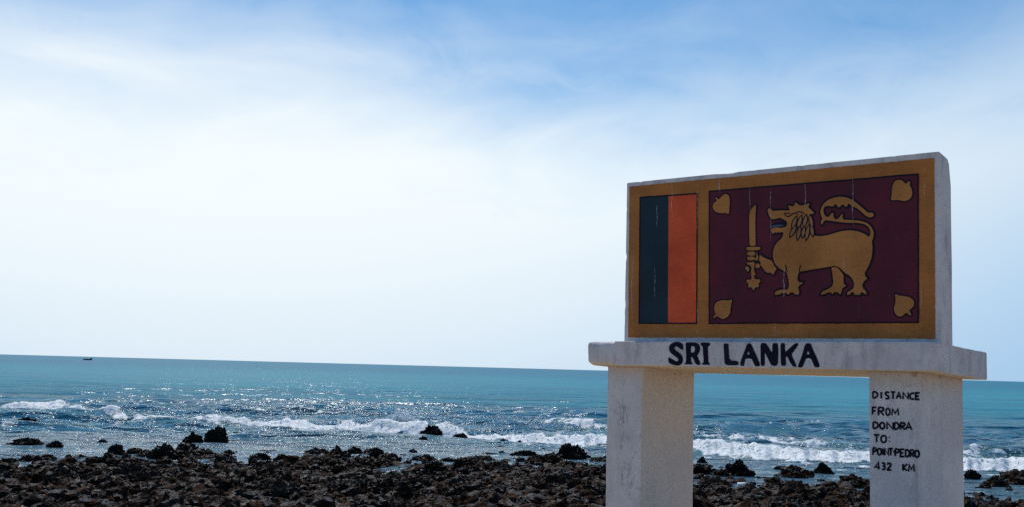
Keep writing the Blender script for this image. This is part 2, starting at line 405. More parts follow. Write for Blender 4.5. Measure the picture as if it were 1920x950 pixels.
# ------------------------------------------------------------------ spray thrown up by the breakers
def mat_foam():
    m = Mat('white_foam'); n = m.noise(9, 5, 0.7)
    return m.finish(m.pbr(m.mix(n, (0.82, 0.85, 0.87), (0.92, 0.94, 0.94)), 0.7, None, 0.2))
FOAM_MAT = mat_foam()
def ico(sub):
    bm = bmesh.new(); bmesh.ops.create_icosphere(bm, subdivisions=sub, radius=1.0)
    v = np.array([x.co[:] for x in bm.verts]); f = np.array([[a.index for a in p.verts] for p in bm.faces]); bm.free(); return v, f
ICO = {i: ico(i) for i in (1, 2, 3, 4, 5, 6)}
def blobs(name, pts, mat, sub=1, jitter=0.25, flat=1.0):
    v0, f0 = ICO[sub]; V = []; F = []
    for k, (x, y, z, r) in enumerate(pts):
        j = 1 + jitter*RNG.normal(size=(len(v0), 1))
        vv = v0*j*r; vv[:, 2] *= flat
        a = random.uniform(0, 6.28); c, s = math.cos(a), math.sin(a)
        vv = np.stack([c*vv[:, 0]-s*vv[:, 1], s*vv[:, 0]+c*vv[:, 1], vv[:, 2]], -1) + (x, y, z)
        V.append(vv); F.append(f0 + k*len(v0))
    return mesh_obj(name, np.concatenate(V), np.concatenate(F), mat, smooth=True)
pts = []
for a, r, st, A0 in SPRAYPTS:
    if random.random() > 0.9*st: continue
    for _ in range(random.choice((1, 2, 3))):
        rr_ = r + 0.75 + random.gauss(0, 0.28); aa = a + random.gauss(0, 0.0015)
        A = A0*(0.35+0.65*min(st, 1.2))
        pts.append((rr_*math.sin(aa), rr_*math.cos(aa), max(0.03, A*random.uniform(0.5, 1.05)) + abs(random.gauss(0, 0.05)), random.uniform(0.008, 0.030)))
crest = blobs('wave_crest_spray', pts, FOAM_MAT)
tag(crest, 'white flecks of spray along the crests of the breaking waves', 'spray', kind='stuff')
sp = hit(750, 800, 0.0); pts = []
for _ in range(700):
    h = abs(random.gauss(0, 0.20)); w = 0.34*(1-0.75*min(h/0.55, 1)) + 0.04
    pts.append((sp.x + random.gauss(-0.03, w), sp.y + 0.45 + random.gauss(0, 0.22), 0.08 + h*1.05, random.uniform(0.012, 0.05)*(1.3-min(h, 0.6))))
splash = blobs('splash_spray', pts, FOAM_MAT)
tag(splash, 'burst of white spray thrown up behind the small rock in the surf', 'spray', kind='stuff')

# ------------------------------------------------------------------ rocks
def mat_rock(name, dark, mid, pale, amt, SC=1.6):
    m = Mat(name)
    oi = m.nd('ShaderNodeObjectInfo')
    add = m.nd('ShaderNodeVectorMath', operation='ADD'); m.L.new(m.tc.outputs['Object'], add.inputs[0]); 
    rv = m.nd('ShaderNodeCombineXYZ'); 
    for i in range(3): m.L.new(m.math('MULTIPLY', oi.outputs['Random'], 31.0+i*7), rv.inputs[i])
    m.L.new(rv.outputs[0], add.inputs[1]); v = add.outputs[0]
    n1 = m.noise(SC*1.3, 6, 0.7, v); n2 = m.noise(SC*3.2, 6, 0.75, v, loc=(3, 8, 2)); n3 = m.noise(SC*9, 3, 0.7, v)
    col = m.mix(m.step(n1, 0.38, 0.62), dark, mid)
    col = m.mix(m.math('MULTIPLY', m.step(n2, 0.50, 0.66), amt), col, pale)
    col = m.mix(m.step(n3, 0.45, 0.30, 0.0, 0.8), col, dark)
    hsv = m.nd('ShaderNodeHueSaturation'); m.L.new(col, hsv.inputs['Color'])
    m.L.new(m.math('MULTIPLY_ADD', oi.outputs['Random'], 0.7, 0.65), hsv.inputs['Value'])
    nr = m.bump(n3, 0.8, 0.04, m.bump(n2, 1.0, 0.10))
    return m.finish(m.pbr(hsv.outputs[0], m.step(n1, 0.42, 0.58, 0.40, 0.9), nr, m.step(n1, 0.40, 0.54, 0.26, 0.02)))
ROCK_WET = mat_rock('wet_black_coral_rock', (0.005, 0.004, 0.004), (0.020, 0.013, 0.010), (0.085, 0.045, 0.028), 0.5)
ROCK_DARK = mat_rock('dark_brown_coral_rock', (0.008, 0.006, 0.005), (0.038, 0.018, 0.010), (0.21, 0.095, 0.048), 0.85)
ROCK_BROWN = mat_rock('brown_coral_rock', (0.022, 0.013, 0.010), (0.085, 0.047, 0.030), (0.28, 0.175, 0.115), 0.8)
ROCK_PALE = mat_rock('pale_coral_rock', (0.10, 0.065, 0.045), (0.30, 0.20, 0.14), (0.50, 0.40, 0.32), 0.7)
RUB_WET = mat_rock('black_coral_gravel_rock', (0.005, 0.004, 0.004), (0.020, 0.013, 0.010), (0.085, 0.045, 0.028), 0.5, 4.0)
RUB_DARK = mat_rock('dark_coral_rubble_rock', (0.009, 0.006, 0.005), (0.042, 0.020, 0.011), (0.23, 0.105, 0.054), 0.8, 4.0)
RUB_BROWN = mat_rock('brown_coral_rubble_rock', (0.018, 0.009, 0.006), (0.10, 0.048, 0.026), (0.33, 0.185, 0.11), 0.8, 4.0)
RUB_PALE = mat_rock('pale_coral_rubble_rock', (0.10, 0.065, 0.045), (0.34, 0.23, 0.165), (0.56, 0.46, 0.38), 0.7, 4.0)
def rock_mesh(name, sub, seed, mats, craggy=1.0):
    v, f = ICO[sub]
    o = np.array([seed*13.7, seed*5.1, seed*9.3])
    p = v*1.0
    lo = fbm(*(v*1.1+o).T, 3)
    cell = np.abs(fbm(*(v*2.3+o*1.3).T, 3)); ridge = 1-np.abs(perlin(*(v*3.4+o*2.1).T))
    hi = np.abs(fbm(*(v*6.0+o*0.7).T, 4, 0.65))
    r = 0.80 + 0.30*lo + craggy*(0.30*cell + 0.10*(ridge-0.6) + 0.12*(hi-0.3))
    p = v*r[:, None]
    # broken ledges
    p[:, 2] += craggy*0.025*np.sin(p[:, 2]*9 + lo*6)
    p[:, 2] = np.where(p[:, 2] < -0.35, -0.35 + 0.25*(p[:, 2]+0.35), p[:, 2])
    p[:, 2] += 0.35
    p[:, 2] *= 0.8
    ext = np.abs(p[:, :2]).max(0); p[:, 0] /= ext[0]; p[:, 1] /= ext[1]; p[:, 2] /= p[:, 2].max()   # half widths 1, height 1
    zn = p[:, 2]; p[:, :2] *= (1.18 - 0.38*zn)[:, None]
    ext = np.abs(p[:, :2]).max(0); p[:, 0] /= ext[0]; p[:, 1] /= ext[1]
    me = bpy.data.meshes.new(name); me.from_pydata(p.tolist(), [], f.tolist()); me.update()
    return me
MESHES = {}
for wet, mt in (('wet', ROCK_WET), ('dark', ROCK_DARK), ('brown', ROCK_BROWN), ('pale', ROCK_PALE)):
    MESHES[wet] = []
    for k in range({'wet': 10, 'dark': 12, 'brown': 6, 'pale': 4}[wet]):
        me = rock_mesh('rock', 5, len(wet)*10 + k + (ord(wet[0]) % 7)*3, None, 1.0)
        me.materials.append(mt); MESHES[wet].append(me)
BIG = []
for k in range(8):
    me = rock_mesh('boulder', 6, 200+k, None, 1.05); me.materials.append(ROCK_WET); BIG.append(me)
PLACED = []
def rock(px, py, w, h, label, kind='wet', k=0, depth=0.8, cat='rock', group=None, rot=None, zg=None):
    """a rock surveyed by the photo pixel at the middle of its foot, w x h in pixels"""
    z = 0.0
    for _ in range(5):
        p = hit(px, py, z); z = max(float(terrain_z(p.x, p.y)), -0.02) if zg is None else zg
    dist = math.hypot(p.x, p.y); s = dist/F_PX
    hw = w*s/2*1.06; hz = h*s*0.84
    me = BIG[k % len(BIG)] if kind == 'big' else MESHES[kind][k % len(MESHES[kind])]
    o = bpy.data.objects.new('rock', me); COL.objects.link(o)
    sink = 0.12*hz + 0.03
    o.location = (p.x, p.y + hw*depth*0.5, z - sink); o.scale = (hw, hw*depth, hz + sink)
    o.rotation_euler = (0, 0, random.choice((0, math.pi)) + random.uniform(-0.35, 0.35) if rot is None else rot)
    tag(o, label, cat, group or 'coral rocks of the shore')
    PLACED.append((p.x, p.y, hw)); return o
for s in SPEC: rock(s[0], s[1], s[2], s[3], s[4], s[5], s[6], s[7])
# the jumble of the foreshore: boulders one by one
want = 258; tries = 0; JUMBLE = []
while want and tries < 40000:
    tries += 1
    px = random.uniform(-60, 1980); py = 836 + 150*random.random()**1.15
    if 1145 < px < 1295 or 1640 < px < 1800: continue
    p = hit(px, py, 0.15); t = float(shore_y(p.x)) - p.y
    if t < -4.5 or (t < -1.0 and random.random() > 0.22) or (t < 1.0 and random.random() > 0.5): continue
    hw = random.uniform(0.20, 0.40) if random.random() < 0.72 else random.uniform(0.42, 0.75)
    if any((p.x-a)**2 + (p.y-b)**2 < (0.55*(hw+c))**2 for a, b, c in PLACED): continue
    z = float(terrain_z(p.x, p.y))
    z = max(z, -0.06)
    if t < -1.0: hw *= 0.75
    kind = random.choices(('wet', 'dark', 'brown', 'pale'), (0.40, 0.44, 0.13, 0.03) if t < 6 else (0.08, 0.50, 0.34, 0.08))[0]
    hz = min(hw*random.uniform(0.45, 0.9), 0.48)
    if kind == 'pale': hw *= 0.6; hz *= 0.5
    o = bpy.data.objects.new('rock', random.choice(MESHES[kind])); COL.objects.link(o)
    o.location = (p.x, p.y, z - 0.16*hz - 0.02); o.scale = (hw, hw*random.uniform(0.65, 1.0), hz)
    o.rotation_euler = (random.gauss(0, 0.12), random.gauss(0, 0.12), random.uniform(0, 6.28))
    JUMBLE.append((o, px, py, hw, kind))
    PLACED.append((p.x, p.y, hw)); want -= 1
def label_jumble():
    zones = [(250, 'near the left edge'), (480, 'below the twin-peaked rock'), (640, 'left of the middle spit'), (790, 'below the middle shoreline spit'),
             (930, 'below the large surf rock'), (1150, 'just left of the left pillar'), (1460, 'right beside the left pillar'), (1645, 'left beside the right pillar'), (9999, 'right of the right pillar')]
    tone = {'wet': 'black', 'dark': 'dark brown', 'brown': 'reddish brown', 'pale': 'pale'}
    cls = {}
    for o, px, py, hw, kind in JUMBLE:
        zn = next(n for x, n in zones if px < x)
        row = 'far' if py < 880 else 'middle' if py < 925 else 'near'
        size = 'small' if hw < 0.28 else 'mid-sized' if hw < 0.40 else 'large'
        cls.setdefault((size, tone[kind], row, zn), []).append((px, o))
    num = ['one', 'two', 'three', 'four', 'five', 'six', 'seven', 'eight', 'nine', 'ten', 'eleven', 'twelve']
    order = ['leftmost', 'second', 'third', 'fourth', 'fifth', 'sixth', 'seventh', 'eighth', 'ninth', 'tenth', 'eleventh', 'twelfth']
    for (size, tn, row, zn), lst in cls.items():
        lst.sort(key=lambda q: q[0])
        for i, (_, o) in enumerate(lst):
            if len(lst) == 1: lb = f'{size} {tn} boulder in the {row} rocks {zn}'
            elif i == len(lst)-1: lb = f'rightmost {size} {tn} boulder in the {row} rocks {zn}'
            else: lb = f'{order[i]} {size} {tn} boulder from left, {row} rocks {zn}' if i else f'leftmost {size} {tn} boulder in the {row} rocks {zn}'
            tag(o, lb, 'rock', 'boulders in the jumbled foreshore')
label_jumble()
# rubble: countless small stones between the boulders
def rubble(name, n, mat, rmin, rmax, label, tmin, sub=2):
    out = []
    while len(out) < n:
        y = 12.0 + 20.5*random.random()**1.15; x = random.uniform(-0.52*y-1.5, 0.52*y+1.5)
        t = float(np.interp(x, SH_X, SH_Y)) - y
        if t < tmin or (t < 2.5 and random.random() > 0.35): continue
        out.append((x, y, 0.0, rmin*(rmax/rmin)**random.random()**1.6))
    a = np.array(out); z = terrain_z(a[:, 0], a[:, 1])
    v0, f0 = ICO[sub]; V = []; F = []
    shapes = []
    for k in range(16):
        oo = RNG.uniform(0, 50, 3); rr_ = 0.85 + 0.45*perlin(*(v0*1.6+oo).T) + 0.55*np.abs(perlin(*(v0*3.7+oo).T))
        shapes.append(v0*rr_[:, None])
    for k in range(n):
        s = shapes[k % 16]; c, q = math.cos(k*2.4), math.sin(k*2.4); r = a[k, 3]
        sv_ = s*(r*random.uniform(0.8, 1.4), r, r*random.uniform(0.5, 1.0))
        V.append(np.stack([c*sv_[:, 0]-q*sv_[:, 1], q*sv_[:, 0]+c*sv_[:, 1], sv_[:, 2]], -1) + (a[k, 0], a[k, 1], z[k]+r*0.2)); F.append(f0 + k*len(v0))
    o = mesh_obj(name, np.concatenate(V), np.concatenate(F), mat)
    return tag(o, label, 'rubble', kind='stuff')
rubble('dark_coral_rubble', 1600, RUB_DARK, 0.08, 0.20, 'dark coral rubble filling the gaps between the foreshore boulders', -0.8, 3)
rubble('black_coral_gravel', 3800, RUB_WET, 0.04, 0.11, 'small black coral stones between the foreshore boulders', -0.6, 2)
rubble('brown_coral_rubble', 3000, RUB_BROWN, 0.04, 0.14, 'reddish brown coral rubble scattered on the upper foreshore', 2.5, 2)
rubble('pale_coral_rubble', 1500, RUB_PALE, 0.025, 0.085, 'pale bleached coral bits scattered among the dark rocks', 1.5, 1)

# ------------------------------------------------------------------ the sign monument
TH = 0.7327
ORG = Vector((3.0922, 8.4215, EYE + 0.056))                # front right bottom corner of the beam
UX = Vector((-math.cos(TH), math.sin(TH), 0)); VX = Vector((math.sin(TH), math.cos(TH), 0)); ZX = Vector((0, 0, 1))
BL, BD, BH = 3.2082, 1.0801, 0.22
SV = 0.047
# local frame of the monument: x along the front to the right, y to the back, z up
sign = empty('monument_sign', (0, 0, 0))
SROT = Matrix((( -UX.x, VX.x, 0), (-UX.y, VX.y, 0), (0, 0, 1))).to_4x4()
GROUND = 0.70
sign.matrix_world = Matrix.Translation((ORG.x, ORG.y, GROUND)) @ SROT
ZB = ORG.z - GROUND                                         # beam underside above the sign's ground
tag(sign, 'white concrete roadside sign with painted lion flag panel on two pillars', 'sign')
def tilt_beam(P):
    # the hand-cast beam leans a little to the back and sags to the left
    u = -P[:, 0]; f = np.clip(u/BL, 0, 1)
    hz = np.clip((P[:, 2]-ZB)/BH, 0, 1)
    P[:, 2] -= SV*P[:, 1] + f*(0.0098*(1-hz) + 0.0131*hz)
    return P
def slab(name, x0, x1, y0, y1, z0, z1, mat, rad=0.012, chip=0.03, cell=0.035, seed=0.0, radf=None, post=None, parent=None):
    """a cast block with worn, chipped edges: faces stay flat, edges are rounded by an uneven radius"""
    lo = np.array([x0, y0, z0]); hi = np.array([x1, y1, z1]); n = np.maximum(2, np.ceil((hi-lo)/cell).astype(int))
    def ax(k):
        t = np.linspace(lo[k], hi[k], n[k]+1)
        e = 0.5*(hi[k]-lo[k]); extra = np.array([0.004, 0.009, 0.016, 0.026]); extra = extra[extra < e*0.8]
        return np.unique(np.round(np.concatenate([t, lo[k]+extra, hi[k]-extra]), 5))
    A = [ax(0), ax(1), ax(2)]
    vid = {}; V = []; F = []
    def vtx(p):
        k = (round(p[0], 5), round(p[1], 5), round(p[2], 5))
        if k not in vid: vid[k] = len(V); V.append(k)
        return vid[k]
    for k in range(3):
        a, b = (k+1) % 3, (k+2) % 3
        for side in (0, 1):
            w = (lo, hi)[side][k]
            for i in range(len(A[a])-1):
                for j in range(len(A[b])-1):
                    q = []
                    for da, db in ((0, 0), (1, 0), (1, 1), (0, 1)):
                        p = [0, 0, 0]; p[k] = w; p[a] = A[a][i+da]; p[b] = A[b][j+db]; q.append(vtx(p))
                    F.append(q if side else q[::-1])
    P = np.array(V, float)
    c = fbm(P[:, 0]*9+seed, P[:, 1]*9, P[:, 2]*9, 3)
    c2 = fbm(P[:, 0]*2.2+seed, P[:, 1]*2.2, P[:, 2]*2.2, 2)
    r = rad*(1+0.5*c2) + chip*np.clip(c-0.35, 0, 1)
    if radf is not None: r = np.maximum(r, radf(P))
    r = np.minimum(np.maximum(r, 0.002), 0.45*(hi-lo).min())[:, None]
    inner = np.clip(P, lo+r, hi-r); d = P - inner; ln = np.linalg.norm(d, axis=1, keepdims=True)
    P = np.where(ln > 1e-9, inner + d/np.maximum(ln, 1e-9)*np.minimum(ln, r), P)
    if post: P = post(P)
    o = mesh_obj(name, P, F, mat, parent or sign, smooth=True)
    return o

def mat_plaster(name, kind):
    m = Mat(name); v = m.tc.outputs['Object']
    n1 = m.noise(3.2, 6, 0.6, v); n2 = m.noise(16, 5, 0.7, v, loc=(2, 5, 1)); n3 = m.noise(110, 3, 0.7, v); n4 = m.noise(45, 4, 0.75, v, loc=(7, 7, 0))
    white = m.mix(m.step(n1, 0.3, 0.72), (0.70, 0.61, 0.58), (0.80, 0.705, 0.67))
    white = m.mix(m.math('MULTIPLY', m.step(n4, 0.35, 0.70), 0.22), white, (0.54, 0.49, 0.50))
    white = m.mix(m.math('MULTIPLY', m.step(n3, 0.46, 0.66), 0.12), white, (0.42, 0.38, 0.39))
    # grey mould blooms
    mould = m.math('MULTIPLY', m.step(n2, 0.54, 0.70), m.step(n1, 0.50, 0.66))
    white = m.mix(m.math('MULTIPLY', mould, 0.55), white, (0.22, 0.20, 0.22))
    # dark pits
    white = m.mix(m.math('MULTIPLY', m.step(n4, 0.70, 0.76), 0.7), white, (0.16, 0.14, 0.14))
    run = m.noise(1.0, 5, 0.65, v, mscale=(14, 14, 1.1), loc=(2, 6, 1))
    white = m.mix(m.math('MULTIPLY', m.step(run, 0.52, 0.72), 0.45), white, (0.36, 0.32, 0.31))
    patch = m.noise(1.7, 4, 0.6, v, loc=(11, 3, 8))
    white = m.mix(m.step(patch, 0.50, 0.58, 0.0, 0.35), white, (0.52, 0.46, 0.46))
    # hairline cracks and flaked spots
    vo = m.nd('ShaderNodeTexVoronoi', feature='DISTANCE_TO_EDGE'); vo.inputs['Scale'].default_value = 2.6
    wv = m.nd('ShaderNodeVectorMath', operation='ADD'); m.L.new(v, wv.inputs[0]); ns = m.nd('ShaderNodeTexNoise'); ns.inputs['Scale'].default_value = 6; ns.inputs['Detail'].default_value = 5
    m.L.new(v, ns.inputs['Vector']); sc_ = m.nd('ShaderNodeVectorMath', operation='SCALE'); m.L.new(ns.outputs['Color'], sc_.inputs[0]); sc_.inputs['Scale'].default_value = 0.35
    m.L.new(sc_.outputs[0], wv.inputs[1]); m.L.new(wv.outputs[0], vo.inputs['Vector'])
    crack = m.math('MULTIPLY', m.step(vo.outputs['Distance'], 0.012, 0.003), m.step(n1, 0.52, 0.62))
    white = m.mix(m.math('MULTIPLY', crack, 0.45), white, (0.14, 0.13, 0.14))
    sep = m.nd('ShaderNodeSeparateXYZ'); m.L.new(v, sep.inputs[0])
    if kind == 'pillar':
        # rust-coloured seepage under the beam
        top = m.step(m.math('MULTIPLY_ADD', n2, 0.16, sep.outputs[2]), ZB-0.14, ZB+0.11)
        white = m.mix(m.math('MULTIPLY', top, 0.62), white, (0.56, 0.38, 0.23))
        for (sx_, sz_, rx_, rz_, k_) in ((-2.86, 1.21, 0.10, 0.17, 0.75), (-2.80, 0.68, 0.10, 0.16, 0.65), (-2.83, 0.95, 0.12, 0.10, 0.4), (-0.2, 1.0, 0.05, 0.5, 0.4)):
            ex = m.math('POWER', m.math('DIVIDE', m.math('SUBTRACT', sep.outputs[0], sx_), rx_), 2.0)
            ez = m.math('POWER', m.math('DIVIDE', m.math('SUBTRACT', sep.outputs[2], sz_), rz_), 2.0)
            bl = m.math('MULTIPLY', m.step(m.math('ADD', ex, ez), 1.3, 0.0), m.step(m.noise(22, 5, 0.7, v, mscale=(1.3, 1, 0.6)), 0.44, 0.66))
            white = m.mix(m.math('MULTIPLY', bl, k_), white, (0.15, 0.14, 0.16))
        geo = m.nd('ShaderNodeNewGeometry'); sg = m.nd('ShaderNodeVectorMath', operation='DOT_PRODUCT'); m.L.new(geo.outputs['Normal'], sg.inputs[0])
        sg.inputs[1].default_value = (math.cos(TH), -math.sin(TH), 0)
        inner = m.math('MULTIPLY', m.step(sg.outputs['Value'], 0.4, 0.8), m.step(sep.outputs[0], -1.4, -1.6))  # warm bounce light painted onto the left pillar's inner face, weaker lower down
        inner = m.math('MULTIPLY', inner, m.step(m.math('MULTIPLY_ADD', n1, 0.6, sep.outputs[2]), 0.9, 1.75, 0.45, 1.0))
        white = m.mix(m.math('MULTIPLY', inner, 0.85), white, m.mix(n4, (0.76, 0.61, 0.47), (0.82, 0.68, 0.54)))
        rust = m.math('MULTIPLY', m.step(sep.outputs[2], ZB-0.13, ZB-0.02), m.step(n2, 0.52, 0.66))
        white = m.mix(m.math('MULTIPLY', rust, 0.7), white, (0.34, 0.17, 0.09))
    if kind == 'beam':
        st = m.noise(6, 5, 0.6, v, mscale=(1.6, 1, 0.5), loc=(1, 1, 3))
        white = m.mix(m.math('MULTIPLY', m.step(st, 0.46, 0.66), 0.42), white, (0.30, 0.275, 0.30))
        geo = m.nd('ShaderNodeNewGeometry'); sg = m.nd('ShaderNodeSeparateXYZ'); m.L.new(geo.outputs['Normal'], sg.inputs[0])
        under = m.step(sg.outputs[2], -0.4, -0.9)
        bounce_cream = m.mix(n2, (0.74, 0.59, 0.42), (0.84, 0.70, 0.52))  # warm bounce from the sand, put into the colour of the underside
        white = m.mix(under, white, bounce_cream)
    if kind == 'panel':
        st = m.noise(9, 4, 0.6, v, mscale=(1, 1, 0.35), loc=(4, 1, 3))
        white = m.mix(m.math('MULTIPLY', m.step(st, 0.48, 0.70), 0.5), white, (0.26, 0.25, 0.29))
    nr = m.bump(n3, 0.35, 0.004, m.bump(n4, 0.5, 0.012, m.bump(n1, 0.3, 0.03)))
    return m.finish(m.pbr(white, 0.85, nr, 0.25))
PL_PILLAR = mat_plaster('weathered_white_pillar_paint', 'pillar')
PL_BEAM = mat_plaster('weathered_white_beam_paint', 'beam')
PL_PANEL = mat_plaster('weathered_white_panel_paint', 'panel')

# beam, with its left end worn round
def beam_rad(P):
    u = -P[:, 0]
    n = 0.02*fbm(P[:, 0]*7, P[:, 1]*5, P[:, 2]*7, 3)
    return np.where(u > BL-0.3, 0.060 + n, 0.0)
beam = slab('beam', -BL-0.01, 0.0, 0.0, BD, ZB, ZB+BH, PL_BEAM, 0.012, 0.06, 0.03, 1.0, beam_rad, tilt_beam)
# pillars
PW = [(2.6458, 3.0342), (0.1367, 0.5387)]
PV, PD = 0.0872, 0.8419
pillars = []
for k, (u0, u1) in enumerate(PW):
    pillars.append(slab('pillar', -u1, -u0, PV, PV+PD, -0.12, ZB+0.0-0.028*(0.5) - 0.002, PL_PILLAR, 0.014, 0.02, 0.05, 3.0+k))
def fit_pillar(o):
    # the pillar heads follow the slightly tilted underside of the beam
    me = o.data
    for v in me.vertices:
        if v.co.z > ZB - 0.2:
            t = (v.co.z-(ZB-0.2))/0.2
            target = ZB - SV*v.co.y - 0.0098*(-v.co.x/BL) + 0.008
            v.co.z += t*(target-(ZB-0.016))
for o in pillars: fit_pillar(o)
# flag panel
PUL, PUR, PVF, PVB, PZT, PSU = 2.8949, -0.002, 0.1418, 0.3653, 1.6415, -0.0143
ptop = PZT - 0.0
def panel_post(P):
    u = -P[:, 0]; h = np.clip((P[:, 2]-ZB-BH)/(PZT-BH), 0, 1)
    P[:, 2] -= h*(PSU*u/PUL + SV*(P[:, 1]-PVF)) + (1-h)*(0.012*u/BL + SV*P[:, 1])
    return P
def panel_rad(P):
    # broken upper right corner
    d = np.sqrt((P[:, 0]-PUR*-1)**2*1.0 + (P[:, 1]-PVB)**2 + (P[:, 2]-ZB-PZT)**2)
    return np.where(d < 0.22, 0.055*(1-d/0.22) + 0.012, 0.0)
panel = slab('flag_panel', -PUL, -PUR, PVF, PVB, ZB+BH-0.012, ZB+PZT, PL_PANEL, 0.010, 0.06, 0.03, 7.0, panel_rad, panel_post)

# ---- painting: pixel of the photo -> point on a front plane of the monument (x, z in the sign's frame)
INV = sign.matrix_world.inverted()
def on_plane(px, py, yv):
    o = INV @ Vector((0, 0, EYE)); d = INV.to_3x3() @ ray(px, py)
    t = (yv-o.y)/d.y; p = o + d*t
    return (p.x, p.z)
def survey(pts, org, sc, yv): return [on_plane(org[0]+x/sc, org[1]+y/sc, yv) for x, y in pts]
def densify(pts, step, closed=True, wob=0.0):
    out = []; n = len(pts)
    for i in range(n if closed else n-1):
        a, b = pts[i], pts[(i+1) % n]; l = math.hypot(b[0]-a[0], b[1]-a[1]); k = max(1, int(l/step))
        for j in range(k):
            t = j/k; out.append((a[0]+(b[0]-a[0])*t, a[1]+(b[1]-a[1])*t))
    if not closed: out.append(pts[-1])
    if wob: 
        q = np.array(out); q[:, 0] += wob*perlin(q[:, 0]*25, q[:, 1]*25, 3.0); q[:, 1] += wob*perlin(q[:, 0]*25, q[:, 1]*25, 8.0)
        out = [tuple(p) for p in q]
    return out
def chaikin(pts, closed=True, it=1):
    for _ in range(it):
        o = []; n = len(pts)
        for i in range(n if closed else n-1):
            a, b = pts[i], pts[(i+1) % n]
            o += [(0.8*a[0]+0.2*b[0], 0.8*a[1]+0.2*b[1]), (0.2*a[0]+0.8*b[0], 0.2*a[1]+0.8*b[1])]
        if not closed: o = [pts[0]] + o + [pts[-1]]
        pts = o
    return pts
class Paint:
    """collects flat painted shapes lying on one front plane"""
    def __init__(s, y): s.y = y; s.V = []; s.F = []
    def fill(s, loops, dy=0.0):
        tri = tessellate_polygon([[Vector((x, z, 0)) for x, z in lp] for lp in loops])
        b = len(s.V)
        for lp in loops: s.V += [(x, s.y-dy, z) for x, z in lp]
        for t in tri:
            p = [s.V[b+i] for i in t]
            ar = (p[1][0]-p[0][0])*(p[2][2]-p[0][2]) - (p[2][0]-p[0][0])*(p[1][2]-p[0][2])
            s.F.append([b+i for i in (t if ar > 0 else t[::-1])])     # normals towards the viewer (-y)
    def stroke(s, pts, w, closed=False, dy=0.0, taper=False):
        n = len(pts); b = len(s.V); hw = w/2
        for i in range(n):
            p = pts[i]; a = pts[(i-1) % n] if (closed or i > 0) else None; c = pts[(i+1) % n] if (closed or i < n-1) else None
            def nrm(q, r):
                dx, dz = r[0]-q[0], r[1]-q[1]; l = math.hypot(dx, dz) or 1e-9; return (-dz/l, dx/l)
            if a is None: m = nrm(p, c); k = 1
            elif c is None: m = nrm(a, p); k = 1
            else:
                n1, n2 = nrm(a, p), nrm(p, c); m = (n1[0]+n2[0], n1[1]+n2[1]); l = math.hypot(*m)
                if l < 0.3: m = n1; k = 1
                else: m = (m[0]/l, m[1]/l); k = min(1.6, 1/max(0.3, m[0]*n1[0]+m[1]*n1[1]))
            h = hw*k
            if taper: h *= 0.35 + 0.65*math.sin(math.pi*i/(n-1))
            s.V += [(p[0]+m[0]*h, s.y-dy, p[1]+m[1]*h), (p[0]-m[0]*h, s.y-dy, p[1]-m[1]*h)]
        for i in range(n if closed else n-1):
            j = (i+1) % n
            q = [b+2*i, b+2*j, b+2*j+1, b+2*i+1]
            p = [s.V[v] for v in q]; ar = (p[1][0]-p[0][0])*(p[2][2]-p[0][2]) - (p[2][0]-p[0][0])*(p[1][2]-p[0][2])
            s.F.append(q if ar > 0 else q[::-1])
    def build(s, name, mat, parent): return mesh_obj(name, s.V, s.F, mat, parent)

def mat_paint(name, a, b, worn=0.35, streak=0.35, pale=(0.55, 0.52, 0.56), grain=0.35, spec=0.3):
    m = Mat(name); v = m.tc.outputs['Object']
    n1 = m.noise(2.5, 5, 0.6, v); n2 = m.noise(70, 4, 0.75, v); n3 = m.noise(220, 2, 0.6, v)
    col = m.mix(m.step(n1, 0.3, 0.7), tuple(0.82*x for x in a), tuple(1.08*x for x in b))
    br = m.noise(1.0, 4, 0.6, v, mscale=(5, 1, 60), loc=(1, 0, 5))
    col = m.mix(m.math('MULTIPLY', m.step(br, 0.45, 0.70), 0.30), col, tuple(0.62*x for x in a))
    col = m.mix(m.math('MULTIPLY', m.step(n2, 0.45, 0.75), worn), col, tuple(0.55*x for x in a))
    col = m.mix(m.math('MULTIPLY', m.step(n3, 0.50, 0.70), grain), col, tuple(min(1, 1.7*x+0.02) for x in b))
    # faint limy run marks
    s1 = m.noise(1.0, 3, 0.6, v, mscale=(38, 1, 0.8)); s2 = m.noise(1.0, 4, 0.6, v, mscale=(12, 1, 2.5), loc=(3, 0, 7))
    sm = m.math('MULTIPLY', m.step(s1, 0.66, 0.74), m.step(s2, 0.50, 0.66))
    col = m.mix(m.math('MULTIPLY', sm, streak), col, pale)
    nr = m.bump(n3, 0.3, 0.003, m.bump(n2, 0.5, 0.006))
    return m.finish(m.pbr(col, 0.7, nr, spec))
GOLD = mat_paint('gold_paint', (0.42, 0.142, 0.028), (0.49, 0.170, 0.034))
GREEN = mat_paint('dark_green_paint', (0.007, 0.024, 0.038), (0.010, 0.033, 0.046), 0.3, 0.25)
ORANGE = mat_paint('orange_paint', (0.72, 0.080, 0.020), (0.82, 0.105, 0.028))
MAROON = mat_paint('maroon_paint', (0.085, 0.009, 0.021), (0.122, 0.010, 0.023), 0.35, 0.25)
BLACK = mat_paint('black_outline_paint', (0.010, 0.010, 0.020), (0.014, 0.012, 0.024), 0.2, 0.05, (0.3, 0.3, 0.3), 0.1, 0.12)
LETTER = mat_paint('blue_black_letter_paint', (0.006, 0.007, 0.018), (0.012, 0.012, 0.028), 0.2, 0.15, (0.20, 0.18, 0.20), 0.10, 0.10)
LEAF = mat_paint('ochre_paint', (0.42, 0.155, 0.036), (0.50, 0.195, 0.048), 0.3, 0.2)
MOUTH = mat_paint('blue_grey_paint', (0.05, 0.06, 0.11), (0.08, 0.09, 0.14), 0.3, 0.1)
